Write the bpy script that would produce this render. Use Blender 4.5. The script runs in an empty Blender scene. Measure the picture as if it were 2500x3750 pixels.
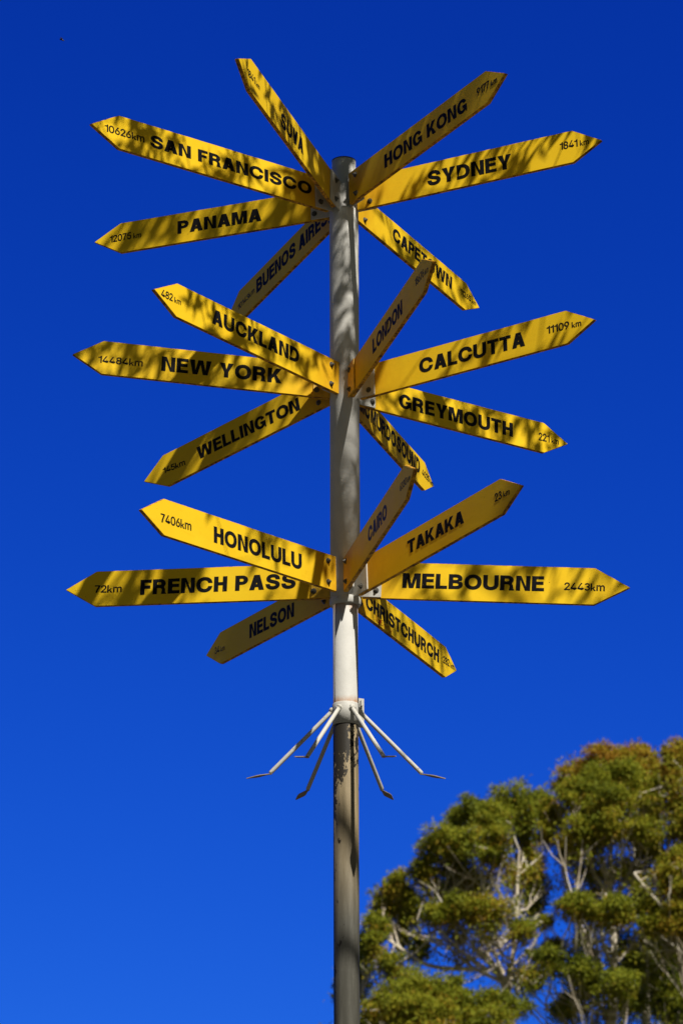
import bpy, bmesh, math, random
import numpy as np
from mathutils import Matrix, Vector, noise

PI = math.pi
R = math.radians
scene = bpy.context.scene
C = scene.collection

# ------------------------------------------------------------------ camera
CAM_Y, CAM_Z = -17.582, 1.6
pitch, roll, yaw, FPX = 0.3329937, -0.00322225, -0.0007884, 12072.0
fw = Vector((math.sin(yaw)*math.cos(pitch), math.cos(yaw)*math.cos(pitch), math.sin(pitch)))
rt0 = Vector((math.cos(yaw), -math.sin(yaw), 0))
up0 = rt0.cross(fw)
RT = math.cos(roll)*rt0 + math.sin(roll)*up0
UP = -math.sin(roll)*rt0 + math.cos(roll)*up0
cam_d = bpy.data.cameras.new('camera')
cam = bpy.data.objects.new('camera', cam_d)
C.objects.link(cam)
m = Matrix((RT, UP, -fw)).transposed().to_4x4()
m.translation = (0, CAM_Y, CAM_Z)
cam.matrix_world = m
cam_d.sensor_fit = 'AUTO'
cam_d.sensor_width = 36
cam_d.lens = 36*FPX/3750
cam_d.clip_start = .1
cam_d.clip_end = 6000
cam_d.dof.use_dof = True
cam_d.dof.focus_distance = 18.9
cam_d.dof.aperture_fstop = 4.5
scene.camera = cam

# ------------------------------------------------------------------ sky and sun
SUN_AZ, SUN_EL = 28.5, 49.7            # degrees right of "straight behind the camera", and above the horizon
sund = Vector((math.sin(R(SUN_AZ))*math.cos(R(SUN_EL)), -math.cos(R(SUN_AZ))*math.cos(R(SUN_EL)), math.sin(R(SUN_EL))))
w = bpy.data.worlds.new('World')
scene.world = w
w.use_nodes = True
nt = w.node_tree
N, L = nt.nodes, nt.links
bg = N['Background']
sky = N.new('ShaderNodeTexSky')
sky.sky_type = 'NISHITA'
sky.sun_disc = False
sky.sun_elevation = R(SUN_EL)
sky.sun_rotation = R(180-SUN_AZ)
sky.air_density = 1
sky.dust_density = .3
sky.ozone_density = 2
# deep saturated blue away from the sun (as through a polariser), sky out of view on the sun's side dimmed to neutral to cut fill on shaded faces
sc10 = N.new('ShaderNodeVectorMath'); sc10.operation = 'SCALE'; sc10.inputs['Scale'].default_value = .1
L.new(sky.outputs[0], sc10.inputs[0])
sep = N.new('ShaderNodeSeparateXYZ'); L.new(sc10.outputs[0], sep.inputs[0])
comb = N.new('ShaderNodeCombineXYZ')
for i, (a, p) in enumerate(((.175, 2.2), (.345, 1.5), (.975, 1.05))):
    pw = N.new('ShaderNodeMath'); pw.operation = 'POWER'; pw.inputs[1].default_value = p
    ml = N.new('ShaderNodeMath'); ml.operation = 'MULTIPLY'; ml.inputs[1].default_value = a
    L.new(sep.outputs[i], pw.inputs[0]); L.new(pw.outputs[0], ml.inputs[0]); L.new(ml.outputs[0], comb.inputs[i])
tc = N.new('ShaderNodeTexCoord')
dot = N.new('ShaderNodeVectorMath'); dot.operation = 'DOT_PRODUCT'
dot.inputs[1].default_value = (math.sin(R(SUN_AZ)), -math.cos(R(SUN_AZ)), 0)
L.new(tc.outputs['Generated'], dot.inputs[0])
mr = N.new('ShaderNodeMapRange'); mr.interpolation_type = 'SMOOTHSTEP'
mr.inputs['From Min'].default_value = -.70; mr.inputs['From Max'].default_value = -.25
L.new(dot.outputs['Value'], mr.inputs['Value'])
mx = N.new('ShaderNodeMix'); mx.data_type = 'RGBA'
L.new(mr.outputs[0], mx.inputs['Factor'])
dim = N.new('ShaderNodeVectorMath'); dim.operation = 'MULTIPLY'; dim.inputs[1].default_value = (.17, .155, .13)
L.new(sc10.outputs[0], dim.inputs[0])
L.new(comb.outputs[0], mx.inputs['A']); L.new(dim.outputs[0], mx.inputs['B'])
up10 = N.new('ShaderNodeVectorMath'); up10.operation = 'SCALE'; up10.inputs['Scale'].default_value = 10
L.new(mx.outputs['Result'], up10.inputs[0])
L.new(up10.outputs[0], bg.inputs[0])
bg.inputs[1].default_value = .1

sd = bpy.data.lights.new('sun', 'SUN')
sd.energy = 5.0
sd.angle = R(.53)
sd.color = (1, .95, .86)
so = bpy.data.objects.new('sun', sd)
C.objects.link(so)
so.rotation_euler = sund.to_track_quat('Z', 'Y').to_euler()
so.location = (6, -10, 30)

scene.view_settings.view_transform = 'Standard'
scene.view_settings.look = 'None'
scene.view_settings.exposure = .25
scene.view_settings.gamma = 1
scene.view_settings.use_curve_mapping = False

rng = np.random.default_rng(11)
random.seed(5)

# ------------------------------------------------------------------ material helpers
def mat(name):
    m_ = bpy.data.materials.new(name)
    m_.use_nodes = True
    n = m_.node_tree.nodes
    return m_, n, m_.node_tree.links, n['Principled BSDF']

def noise_node(n, l, scale, detail=4, rough=.55, coord='Object', stretch=None):
    t = n.new('ShaderNodeTexCoord')
    q = n.new('ShaderNodeTexNoise')
    q.inputs['Scale'].default_value = scale
    q.inputs['Detail'].default_value = detail
    q.inputs['Roughness'].default_value = rough
    if stretch:
        mp = n.new('ShaderNodeMapping')
        mp.inputs['Scale'].default_value = stretch
        l.new(t.outputs[coord], mp.inputs[0]); l.new(mp.outputs[0], q.inputs['Vector'])
    else:
        l.new(t.outputs[coord], q.inputs['Vector'])
    return q

def ramp(n, l, src, stops):
    r_ = n.new('ShaderNodeValToRGB')
    e = r_.color_ramp.elements
    while len(e) < len(stops): e.new(.5)
    for k, (p, c) in enumerate(stops):
        e[k].position = p
        e[k].color = (*c, 1) if len(c) == 3 else c
    l.new(src, r_.inputs[0])
    return r_

def mixc(n, l, fac, a, b):
    q = n.new('ShaderNodeMix'); q.data_type = 'RGBA'
    for sock, v in (('Factor', fac), ('A', a), ('B', b)):
        if isinstance(v, (int, float)): q.inputs[sock].default_value = v
        elif isinstance(v, tuple): q.inputs[sock].default_value = (*v, 1)
        else: l.new(v, q.inputs[sock])
    return q.outputs['Result']

def bumpn(n, l, h, strength, dist):
    b = n.new('ShaderNodeBump'); b.inputs['Strength'].default_value = strength; b.inputs['Distance'].default_value = dist
    l.new(h, b.inputs['Height'])
    return b.outputs[0]

W3 = lambda v: (v, v, v)

def mat_yellow(seed):
    m_, n, l, p = mat('yellow_enamel')
    a = noise_node(n, l, 2.2, 5, .6)
    base = ramp(n, l, a.outputs[0], [(.3, (.83, .515, .014)), (.7, (.90, .60, .022))])
    b = noise_node(n, l, 9, 6, .7, stretch=(1, 1, 3.0))
    stain = ramp(n, l, b.outputs[0], [(.58, W3(0)), (.78, W3(.4))])
    c1 = mixc(n, l, stain.outputs[0], base.outputs[0], (.60, .32, .006))
    d = noise_node(n, l, 75, 3, .5)
    speck = ramp(n, l, d.outputs[0], [(.745, W3(0)), (.775, W3(1))])
    c2 = mixc(n, l, speck.outputs[0], c1, (.06, .035, .012))
    f = noise_node(n, l, 26, 5, .75)
    scr = ramp(n, l, f.outputs[0], [(.70, W3(0)), (.73, W3(.6))])
    c3 = mixc(n, l, scr.outputs[0], c2, (.36, .2, .02))
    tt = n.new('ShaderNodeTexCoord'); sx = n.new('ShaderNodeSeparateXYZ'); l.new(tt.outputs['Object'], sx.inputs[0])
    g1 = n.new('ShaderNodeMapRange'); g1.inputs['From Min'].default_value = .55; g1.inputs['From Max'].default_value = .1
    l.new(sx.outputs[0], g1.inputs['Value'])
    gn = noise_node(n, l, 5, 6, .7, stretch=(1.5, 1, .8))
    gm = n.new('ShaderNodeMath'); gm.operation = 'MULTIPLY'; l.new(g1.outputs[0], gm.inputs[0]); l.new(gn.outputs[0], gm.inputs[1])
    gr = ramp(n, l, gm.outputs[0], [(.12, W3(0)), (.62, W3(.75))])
    c4 = mixc(n, l, gr.outputs[0], c3, (.52, .22, .01))  # orange towards the pole end: grime plus painted bounce from neighbouring boards
    e1 = noise_node(n, l, 3.2, 4, .6, stretch=(1, 1, 1.6))
    fd = ramp(n, l, e1.outputs[0], [(.40, W3(0)), (.68, W3(.2))])
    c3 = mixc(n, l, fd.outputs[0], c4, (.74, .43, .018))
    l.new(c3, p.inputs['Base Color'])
    rr = ramp(n, l, a.outputs[0], [(.3, W3(.5)), (.7, W3(.65))])
    l.new(rr.outputs[0], p.inputs['Roughness'])
    l.new(bumpn(n, l, b.outputs[0], .12, .004), p.inputs['Normal'])
    p.inputs['Specular IOR Level'].default_value = .07
    return m_

def mat_rim():
    m_, n, l, p = mat('worn_yellow_edge')
    a = noise_node(n, l, 30, 6, .7)
    c = ramp(n, l, a.outputs[0], [(.36, (.055, .024, .008)), (.47, (.34, .15, .01)), (.56, (.70, .36, .015)), (.8, (.78, .45, .02))])
    l.new(c.outputs[0], p.inputs['Base Color'])
    p.inputs['Roughness'].default_value = .8
    l.new(bumpn(n, l, a.outputs[0], .5, .004), p.inputs['Normal'])
    return m_

def mat_letter(name, col, rough=.35):
    m_, n, l, p = mat(name)
    a = noise_node(n, l, 40, 4, .6)
    c = ramp(n, l, a.outputs[0], [(.35, tuple(v*.8 for v in col)), (.7, tuple(v*1.25 for v in col))])
    sp = noise_node(n, l, 95, 2, .5)
    k = ramp(n, l, sp.outputs[0], [(.76, W3(0)), (.79, W3(.8))])
    l.new(mixc(n, l, k.outputs[0], c.outputs[0], (.5, .4, .15)), p.inputs['Base Color'])
    p.inputs['Roughness'].default_value = rough + .2
    p.inputs['Specular IOR Level'].default_value = .04
    return m_

def mat_white_paint(name, col, rust=.0, yellow=False):
    m_, n, l, p = mat(name)
    a = noise_node(n, l, 6, 5, .65)
    c0 = ramp(n, l, a.outputs[0], [(.3, tuple(v*.88 for v in col)), (.7, col)])
    b = noise_node(n, l, 34, 6, .72)
    pit = ramp(n, l, b.outputs[0], [(.66-rust, W3(0)), (.72-rust, W3(.9))])
    c1 = mixc(n, l, pit.outputs[0], c0.outputs[0], (.16, .07, .025))
    s = noise_node(n, l, 3.5, 5, .7, stretch=(3, 3, .8))
    st = ramp(n, l, s.outputs[0], [(.5, W3(0)), (.85, W3(.5))])
    c2 = mixc(n, l, st.outputs[0], c1, (.34, .27, .17))
    l.new(c2, p.inputs['Base Color'])
    p.inputs['Roughness'].default_value = .55
    p.inputs['Specular IOR Level'].default_value = .2
    bb = noise_node(n, l, 70, 4, .6)
    l.new(bumpn(n, l, bb.outputs[0], .35, .003), p.inputs['Normal'])
    return m_

def mat_pole():
    """white paint, then peeling tan undercoat with black patches, then darker grey towards the bottom"""
    m_, n, l, p = mat('weathered_pole_paint')
    t = n.new('ShaderNodeTexCoord')
    sp = n.new('ShaderNodeSeparateXYZ'); l.new(t.outputs['Object'], sp.inputs[0])
    def zr(a, b):
        q = n.new('ShaderNodeMapRange'); q.inputs['From Min'].default_value = a; q.inputs['From Max'].default_value = b
        l.new(sp.outputs[2], q.inputs['Value']); return q.outputs[0]
    # upper paint
    a = noise_node(n, l, 5, 5, .65)
    white = ramp(n, l, a.outputs[0], [(.3, (.48, .47, .435)), (.7, (.57, .56, .525))])
    pn = noise_node(n, l, 40, 5, .7)
    pit = ramp(n, l, pn.outputs[0], [(.68, W3(0)), (.73, W3(.85))])
    white2 = mixc(n, l, pit.outputs[0], white.outputs[0], (.12, .06, .03))
    # rust bleeding under the sleeve and above the collar
    rn = noise_node(n, l, 9, 5, .7, stretch=(2.5, 2.5, .8))
    def band(z0, z1, z2):
        q1 = n.new('ShaderNodeMapRange'); q1.inputs['From Min'].default_value = z0; q1.inputs['From Max'].default_value = z1
        q2 = n.new('ShaderNodeMapRange'); q2.inputs['From Min'].default_value = z2; q2.inputs['From Max'].default_value = z1
        l.new(sp.outputs[2], q1.inputs['Value']); l.new(sp.outputs[2], q2.inputs['Value'])
        mm = n.new('ShaderNodeMath'); mm.operation = 'MINIMUM'; l.new(q1.outputs[0], mm.inputs[0]); l.new(q2.outputs[0], mm.inputs[1])
        return mm.outputs[0]
    for bz in ((7.0, 7.12, 7.16), (6.545, 6.56, 6.62)):
        mu = n.new('ShaderNodeMath'); mu.operation = 'MULTIPLY'; l.new(band(*bz), mu.inputs[0]); l.new(rn.outputs[0], mu.inputs[1])
        rm = ramp(n, l, mu.outputs[0], [(.22, W3(0)), (.6, W3(.85))])
        white2 = mixc(n, l, rm.outputs[0], white2, (.36, .17, .06))
    # lower part
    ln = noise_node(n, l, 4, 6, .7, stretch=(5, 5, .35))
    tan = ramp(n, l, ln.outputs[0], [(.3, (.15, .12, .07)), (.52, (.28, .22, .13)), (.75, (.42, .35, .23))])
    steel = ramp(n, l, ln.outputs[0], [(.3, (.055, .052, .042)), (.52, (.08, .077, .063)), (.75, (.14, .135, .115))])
    low = mixc(n, l, zr(5.9, 5.32), tan.outputs[0], steel.outputs[0])  # tan turns to a darker grey towards the bottom
    # peeled black patches, more of them on the left side and near the collar
    bn = noise_node(n, l, 15, 8, .68, stretch=(1.5, 1.5, .8))
    side = n.new('ShaderNodeMath'); side.operation = 'MULTIPLY_ADD'; side.inputs[1].default_value = -.9; side.inputs[2].default_value = 0
    l.new(sp.outputs[0], side.inputs[0])
    zf = zr(5.85, 6.3)
    zm = n.new('ShaderNodeMath'); zm.operation = 'MULTIPLY_ADD'; zm.inputs[1].default_value = .225; zm.inputs[2].default_value = -.15
    l.new(zf, zm.inputs[0])
    ad = n.new('ShaderNodeMath'); ad.operation = 'ADD'; l.new(bn.outputs[0], ad.inputs[0]); l.new(zm.outputs[0], ad.inputs[1])
    ad2 = n.new('ShaderNodeMath'); ad2.operation = 'ADD'; l.new(ad.outputs[0], ad2.inputs[0]); l.new(side.outputs[0], ad2.inputs[1])
    blk = ramp(n, l, ad2.outputs[0], [(.495, W3(0)), (.52, W3(1))])
    low2 = mixc(n, l, blk.outputs[0], low, (.022, .019, .015))
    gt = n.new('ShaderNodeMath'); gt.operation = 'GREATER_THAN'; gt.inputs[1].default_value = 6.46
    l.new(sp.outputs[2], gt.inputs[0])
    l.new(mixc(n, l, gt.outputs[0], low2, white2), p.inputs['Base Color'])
    p.inputs['Roughness'].default_value = .6
    p.inputs['Specular IOR Level'].default_value = .15
    bb = noise_node(n, l, 60, 4, .6)
    l.new(bumpn(n, l, bb.outputs[0], .3, .003), p.inputs['Normal'])
    return m_

def mat_simple(name, col, rough=.6, metal=0, scale=30):
    m_, n, l, p = mat(name)
    a = noise_node(n, l, scale, 4, .6)
    c = ramp(n, l, a.outputs[0], [(.3, tuple(v*.7 for v in col)), (.7, tuple(v*1.2 for v in col))])
    l.new(c.outputs[0], p.inputs['Base Color'])
    p.inputs['Roughness'].default_value = rough
    p.inputs['Metallic'].default_value = metal
    return m_

def mat_leaf(name, stops, transl=.4):
    m_, n, l, p = mat(name)
    at = n.new('ShaderNodeAttribute'); at.attribute_name = 'tint'
    c = ramp(n, l, at.outputs['Fac'], stops)
    l.new(c.outputs[0], p.inputs['Base Color'])
    p.inputs['Roughness'].default_value = .6
    p.inputs['Specular IOR Level'].default_value = .12
    tr = n.new('ShaderNodeBsdfTranslucent'); l.new(c.outputs[0], tr.inputs[0])
    ms = n.new('ShaderNodeMixShader'); ms.inputs[0].default_value = transl
    out = n['Material Output']
    l.new(p.outputs[0], ms.inputs[1]); l.new(tr.outputs[0], ms.inputs[2]); l.new(ms.outputs[0], out.inputs[0])
    return m_

def mat_bark():
    m_, n, l, p = mat('pale_gum_bark')
    a = noise_node(n, l, 1.6, 6, .65, stretch=(1.5, 1.5, .4))
    c = ramp(n, l, a.outputs[0], [(.3, (.26, .19, .12)), (.46, (.58, .50, .39)), (.7, (.74, .68, .58))])
    l.new(c.outputs[0], p.inputs['Base Color'])
    p.inputs['Roughness'].default_value = .8
    return m_

def mat_ground(name, c0, c1, scale):
    m_, n, l, p = mat(name)
    a = noise_node(n, l, scale, 8, .7)
    c = ramp(n, l, a.outputs[0], [(.3, c0), (.7, c1)])
    l.new(c.outputs[0], p.inputs['Base Color'])
    p.inputs['Roughness'].default_value = .95
    l.new(bumpn(n, l, a.outputs[0], .5, .02), p.inputs['Normal'])
    return m_

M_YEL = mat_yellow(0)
M_RIM = mat_rim()
M_BLACK = mat_letter('black_vinyl_lettering', (.011, .011, .013))
M_NAVY = mat_letter('faded_sky_tint_lettering', (.05, .055, .08))  # faded letters with the blue of the reflected sky mixed into their colour
M_FADED = mat_letter('sun_faded_lettering', (.10, .095, .075), .5)
M_RED = mat_letter('red_marker_scrawl', (.34, .02, .012), .5)
M_WHITE = mat_white_paint('chipped_white_paint', (.53, .52, .48))
M_BRK_Y = mat_simple('yellow_painted_steel', (.70, .40, .02), .5, 0, 18)
M_BOLT = mat_simple('dull_bolt_steel', (.10, .095, .08), .55, .4, 60)
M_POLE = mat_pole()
M_ROD = mat_white_paint('rust_spotted_white_paint', (.56, .55, .50), .05)
M_RUST = mat_simple('rusty_cream_steel', (.30, .24, .17), .7, 0, 45)
M_DARK = mat_simple('rim_shade_dark', (.03, .03, .035), .6)
M_BARK = mat_bark()
M_LEAF = mat_leaf('gum_foliage', [(0, (.06, .085, .018)), (.35, (.215, .245, .018)), (.55, (.31, .30, .022)), (.75, (.39, .255, .025)), (1, (.42, .215, .026))])

# ------------------------------------------------------------------ mesh helpers
def obj(name, me, parent=None, mats=()):
    o = bpy.data.objects.new(name, me)
    C.objects.link(o)
    for m_ in mats: me.materials.append(m_)
    if parent is not None: o.parent = parent
    return o

def empty(name, loc, label, cat, group=None):
    o = bpy.data.objects.new(name, None)
    C.objects.link(o)
    o.location = loc
    o.empty_display_size = .3
    o['label'] = label; o['category'] = cat
    if group: o['group'] = group
    return o

def bm_mesh(name, bm, smooth=False):
    bmesh.ops.recalc_face_normals(bm, faces=bm.faces)
    me = bpy.data.meshes.new(name)
    bm.to_mesh(me); bm.free()
    if smooth:
        me.polygons.foreach_set('use_smooth', [True]*len(me.polygons))
    return me

def lathe(name, prof, seg=64, smooth_angle=None):
    """prof: (radius, z) from bottom to top"""
    bm = bmesh.new()
    rings = []
    for r_, z in prof:
        rings.append([bm.verts.new((r_*math.cos(2*PI*k/seg), r_*math.sin(2*PI*k/seg), z)) for k in range(seg)])
    for a, b in zip(rings, rings[1:]):
        for k in range(seg):
            f = bm.faces.new((a[k], a[(k+1) % seg], b[(k+1) % seg], b[k])); f.smooth = True
    bm.faces.new(rings[0][::-1]); bm.faces.new(rings[-1])
    for e in bm.edges:
        if len(e.link_faces) == 2 and e.calc_face_angle(0) > R(35): e.smooth = False
    return bm_mesh(name, bm)

def plate(bm, x0, x1, y0, y1, z0, z1, bev=.0012):
    vs = [bm.verts.new((x, y, z)) for x in (x0, x1) for y in (y0, y1) for z in (z0, z1)]
    fs = [(0, 1, 3, 2), (4, 6, 7, 5), (0, 4, 5, 1), (2, 3, 7, 6), (0, 2, 6, 4), (1, 5, 7, 3)]
    faces = [bm.faces.new([vs[i] for i in f]) for f in fs]
    es = {e for f in faces for e in f.edges}
    bmesh.ops.bevel(bm, geom=list(es), offset=bev, segments=1, affect='EDGES')

def quads(name, V, Q, smooth=False, tint=None):
    V = np.asarray(V, np.float32); Q = np.asarray(Q, np.int32)
    me = bpy.data.meshes.new(name)
    me.vertices.add(len(V)); me.vertices.foreach_set('co', V.ravel())
    me.loops.add(Q.size); me.loops.foreach_set('vertex_index', Q.ravel())
    me.polygons.add(len(Q))
    me.polygons.foreach_set('loop_start', np.arange(0, Q.size, 4, dtype=np.int32))
    if smooth: me.polygons.foreach_set('use_smooth', np.ones(len(Q), bool))
    me.update(calc_edges=True)
    if tint is not None:
        at = me.attributes.new('tint', 'FLOAT', 'FACE')
        at.data.foreach_set('value', np.asarray(tint, np.float32))
    return me

class Tubes:
    def __init__(s): s.V = []; s.Q = []; s.n = 0
    def add(s, pts, rad, seg=7):
        pts = np.asarray(pts, float); k = len(pts)
        tan = np.gradient(pts, axis=0); tan /= np.linalg.norm(tan, axis=1)[:, None] + 1e-12
        ref = np.array([.31, .17, .93]) if abs(tan[0][2]) < .9 else np.array([1., .2, 0])
        a = np.cross(tan, ref); a /= np.linalg.norm(a, axis=1)[:, None] + 1e-12
        b = np.cross(tan, a)
        th = np.arange(seg)*2*PI/seg
        rad = np.asarray(rad, float)
        V = pts[:, None, :] + rad[:, None, None]*(np.cos(th)[None, :, None]*a[:, None, :] + np.sin(th)[None, :, None]*b[:, None, :])
        s.V.append(V.reshape(-1, 3))
        i = np.arange(k-1)[:, None]*seg; j = np.arange(seg)[None, :]; j2 = (j+1) % seg
        q = np.stack([i+j, i+j2, i+seg+j2, i+seg+j], -1).reshape(-1, 4) + s.n
        s.Q.append(q); s.n += k*seg
    def mesh(s, name): return quads(name, np.concatenate(s.V), np.concatenate(s.Q), True)

def leaf_quads(P, D, Nn, ln, wd):
    """rhombic leaves: base P, direction D, normal Nn, length ln, width wd"""
    S = np.cross(D, Nn); S /= np.linalg.norm(S, axis=1)[:, None] + 1e-9
    mid = P + D*(ln*.42)[:, None] + Nn*(ln*.05)[:, None]
    V = np.stack([P, mid + S*(wd/2)[:, None], P + D*ln[:, None], mid - S*(wd/2)[:, None]], 1)
    n = len(P)
    return V.reshape(-1, 3), np.arange(4*n).reshape(n, 4)

def unit(v): return v/(np.linalg.norm(v, axis=-1, keepdims=True) + 1e-9)

# ------------------------------------------------------------------ ground
def sheet(name, radius, z, m_, seg=96):
    bm = bmesh.new()
    bm.faces.new([bm.verts.new((radius*math.cos(2*PI*k/seg), radius*math.sin(2*PI*k/seg), z)) for k in range(seg)])
    o = obj(name, bm_mesh(name, bm), None, [m_])
    o['kind'] = 'structure'
    return o
sheet('grass_ground', 3000, 0, mat_ground('dry_grass', (.02, .025, .008), (.045, .046, .015), 1.5))
sheet('gravel_forecourt', 34, .004, mat_ground('pale_gravel', (.038, .034, .025), (.063, .057, .043), 9))

# ------------------------------------------------------------------ the signpost
BOARDS = [
    ('SAN FRANCISCO', -0.873, 1.8048, 9.6096, -0.035, 0.2015, 0.1905, False, 0.216, 0.181, [('SAN FRANCISCO', 1.402, 0.239, -0.032, -0.03, 0.075, 0), ('10626km', 1.714, 1.442, -0.021, -0.018, 0.044, 1)]),
    ('PANAMA', -1.9275, 1.5975, 9.6069, -0.0092, 0.1927, 0.1715, False, 0.205, 0.183, [('PANAMA', 1.055, 0.519, -0.037, -0.042, 0.082, 0), ('12075 km', 1.494, 1.29, -0.02, -0.018, 0.045, 1)]),
    ('SUVA', -0.3266, 1.7415, 9.5961, 0.0557, 0.1995, 0.1857, False, 0.236, 0.158, [('SUVA', 1.07, 0.697, -0.057, -0.048, 0.091, 0), ('1841 km', 1.606, 1.413, -0.025, -0.019, 0.042, 1)]),
    ('BUENOS AIRES', -2.7061, 1.6593, 9.5749, -0.0536, 0.2054, 0.1812, True, 0.1, 0.118, [('BUENOS AIRES', 1.209, 0.164, -0.036, -0.042, 0.092, 0), ('10143km', 1.498, 1.24, -0.024, -0.014, 0.038, 1)]),
    ('HONG KONG', 0.569, 1.6728, 9.6268, 0.0499, 0.1993, 0.1772, True, 0.1, 0.175, [('HONG KONG', 0.479, 1.307, -0.039, -0.054, 0.085, 0), ('9177 km', 1.407, 1.6, -0.016, -0.02, 0.047, 1)]),
    ('SYDNEY', 1.1287, 1.6177, 9.608, 0.0226, 0.1989, 0.1751, True, 0.097, 0.178, [('SYDNEY', 0.546, 1.069, -0.047, -0.05, 0.091, 0), ('1841 km', 1.367, 1.541, -0.006, -0.008, 0.046, 1)]),
    ('CAPETOWN', 2.6026, 1.5905, 9.6153, -0.0831, 0.1868, 0.1749, True, 0.1, 0.191, [('CAPETOWN', 0.516, 1.237, -0.03, -0.036, 0.085, 0), ('11265 km', 1.345, 1.541, -0.013, -0.008, 0.038, 1)]),
    ('AUCKLAND', -0.6869, 1.6404, 8.4572, 0.0283, 0.1966, 0.1816, True, 0.083, 0.156, [('AUCKLAND', 1.173, 0.439, -0.037, -0.031, 0.088, 0), ('482 km', 1.584, 1.428, -0.023, -0.02, 0.044, 1)]),
    ('NEW YORK', -1.3779, 1.5611, 8.4613, 0.0428, 0.2027, 0.1715, False, 0.181, 0.161, [('NEW YORK', 1.055, 0.362, -0.043, -0.041, 0.088, 0), ('14484km', 1.415, 1.161, -0.034, -0.03, 0.042, 1)]),
    ('WELLINGTON', -2.2054, 1.4881, 8.4658, -0.202, 0.2056, 0.1668, True, 0.1, 0.178, [('WELLINGTON', 1.071, 0.31, -0.037, -0.046, 0.08, 0), ('145km', 1.335, 1.169, -0.015, -0.028, 0.038, 1)]),
    ('LONDON', 0.282, 1.6549, 8.4322, 0.0601, 0.1993, 0.1782, False, 0.197, 0.116, [('LONDON', 0.549, 1.109, -0.037, -0.05, 0.087, 0), ('18676 km', 1.348, 1.579, -0.004, -0.024, 0.046, 1)]),
    ('CALCUTTA', 0.976, 1.6432, 8.4376, 0.0212, 0.1965, 0.1782, False, 0.205, 0.166, [('CALCUTTA', 0.505, 1.199, -0.04, -0.044, 0.087, 0), ('11109 km', 1.341, 1.559, -0.01, -0.016, 0.045, 1)]),
    ('GREYMOUTH', 2.1639, 1.612, 8.4457, -0.0164, 0.1904, 0.1795, False, 0.213, 0.19, [('GREYMOUTH', 0.381, 1.2, -0.044, -0.047, 0.087, 0), ('221 km', 1.39, 1.539, -0.024, -0.02, 0.049, 1)]),
    ('MC MURDO SOUND', 2.8085, 1.5801, 8.3997, -0.0261, 0.1844, 0.1776, True, 0.1, 0.112, [('MC MURDO SOUND', 0.16, 1.302, -0.039, -0.025, 0.096, 0), ('4025 km', 1.346, 1.566, -0.008, -0.007, 0.039, 1)]),
    ('HONOLULU', -0.6973, 1.6906, 7.2816, -0.022, 0.204, 0.1752, True, 0.113, 0.184, [('HONOLULU', 1.128, 0.409, -0.05, -0.043, 0.091, 0), ('7406km', 1.543, 1.306, -0.034, -0.027, 0.049, 1)]),
    ('FRENCH PASS', -1.7818, 1.6316, 7.28, 0.0347, 0.2075, 0.1779, False, 0.195, 0.178, [('FRENCH PASS', 1.19, 0.285, -0.046, -0.039, 0.089, 0), ('72km', 1.459, 1.299, -0.024, -0.026, 0.044, 1)]),
    ('NELSON', -2.604, 1.5788, 7.2565, -0.0114, 0.1966, 0.1757, True, 0.1, 0.178, [('NELSON', 1.043, 0.522, -0.04, -0.05, 0.085, 0), ('34 km', 1.466, 1.343, -0.023, -0.028, 0.043, 1)]),
    ('CAIRO', 0.2349, 1.6455, 7.2745, 0.0519, 0.2, 0.1854, True, 0.079, 0.144, [('CAIRO', 0.662, 1.076, -0.032, -0.043, 0.083, 0), ('6330 km', 1.362, 1.571, -0.014, -0.029, 0.041, 1)]),
    ('TAKAKA', 0.5687, 1.689, 7.2469, 0.053, 0.1999, 0.1809, False, 0.225, 0.166, [('TAKAKA', 0.625, 1.165, -0.026, -0.029, 0.076, 0), ('23 km', 1.454, 1.589, -0.013, -0.017, 0.046, 1)]),
    ('MELBOURNE', 1.4893, 1.5889, 7.2855, -0.0611, 0.2152, 0.1965, False, 0.206, 0.177, [('MELBOURNE', 0.321, 1.112, -0.042, -0.037, 0.087, 0), ('2443km', 1.224, 1.449, -0.026, -0.026, 0.044, 1)]),
    ('CHRISTCHURCH', 2.7316, 1.6094, 7.2322, -0.0358, 0.1932, 0.1804, True, 0.1, 0.135, [('CHRISTCHURCH', 0.222, 1.321, -0.05, -0.04, 0.083, 0), ('282 km', 1.387, 1.561, -0.017, -0.009, 0.045, 1), ('SLIDE CHCH', 0.359, 0.595, -0.081, -0.09, 0.03, 2)]),
]
AX = .006
post = empty('signpost', (AX, 0, 0), 'tall white steel fingerpost carrying three tiers of yellow city direction boards', 'signpost')
RP, RS = .06985, .08415
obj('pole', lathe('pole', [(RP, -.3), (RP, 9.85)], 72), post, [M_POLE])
obj('pole_rim_shade', lathe('pole_rim_shade', [(RP+.0008, 9.8505), (RP+.0012, 9.852), (RP+.0012, 9.856), (RP-.004, 9.859)], 72), post, [M_DARK])  # added dark strip standing in for the shaded rim of the pole top
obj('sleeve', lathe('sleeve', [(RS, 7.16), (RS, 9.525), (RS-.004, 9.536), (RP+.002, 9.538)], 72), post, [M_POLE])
obj('sleeve_ring', lathe('sleeve_ring', [(RP+.001, 7.124), (RS-.003, 7.122), (RS+.001, 7.13), (RS+.0035, 7.14), (RS+.0035, 7.162), (RS+.0005, 7.168)], 72), post, [M_WHITE])
obj('collar', lathe('collar', [(RP+.0005, 6.432), (.0737, 6.432), (.0737, 6.552), (RP+.0005, 6.556)], 72), post, [M_WHITE])

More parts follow.
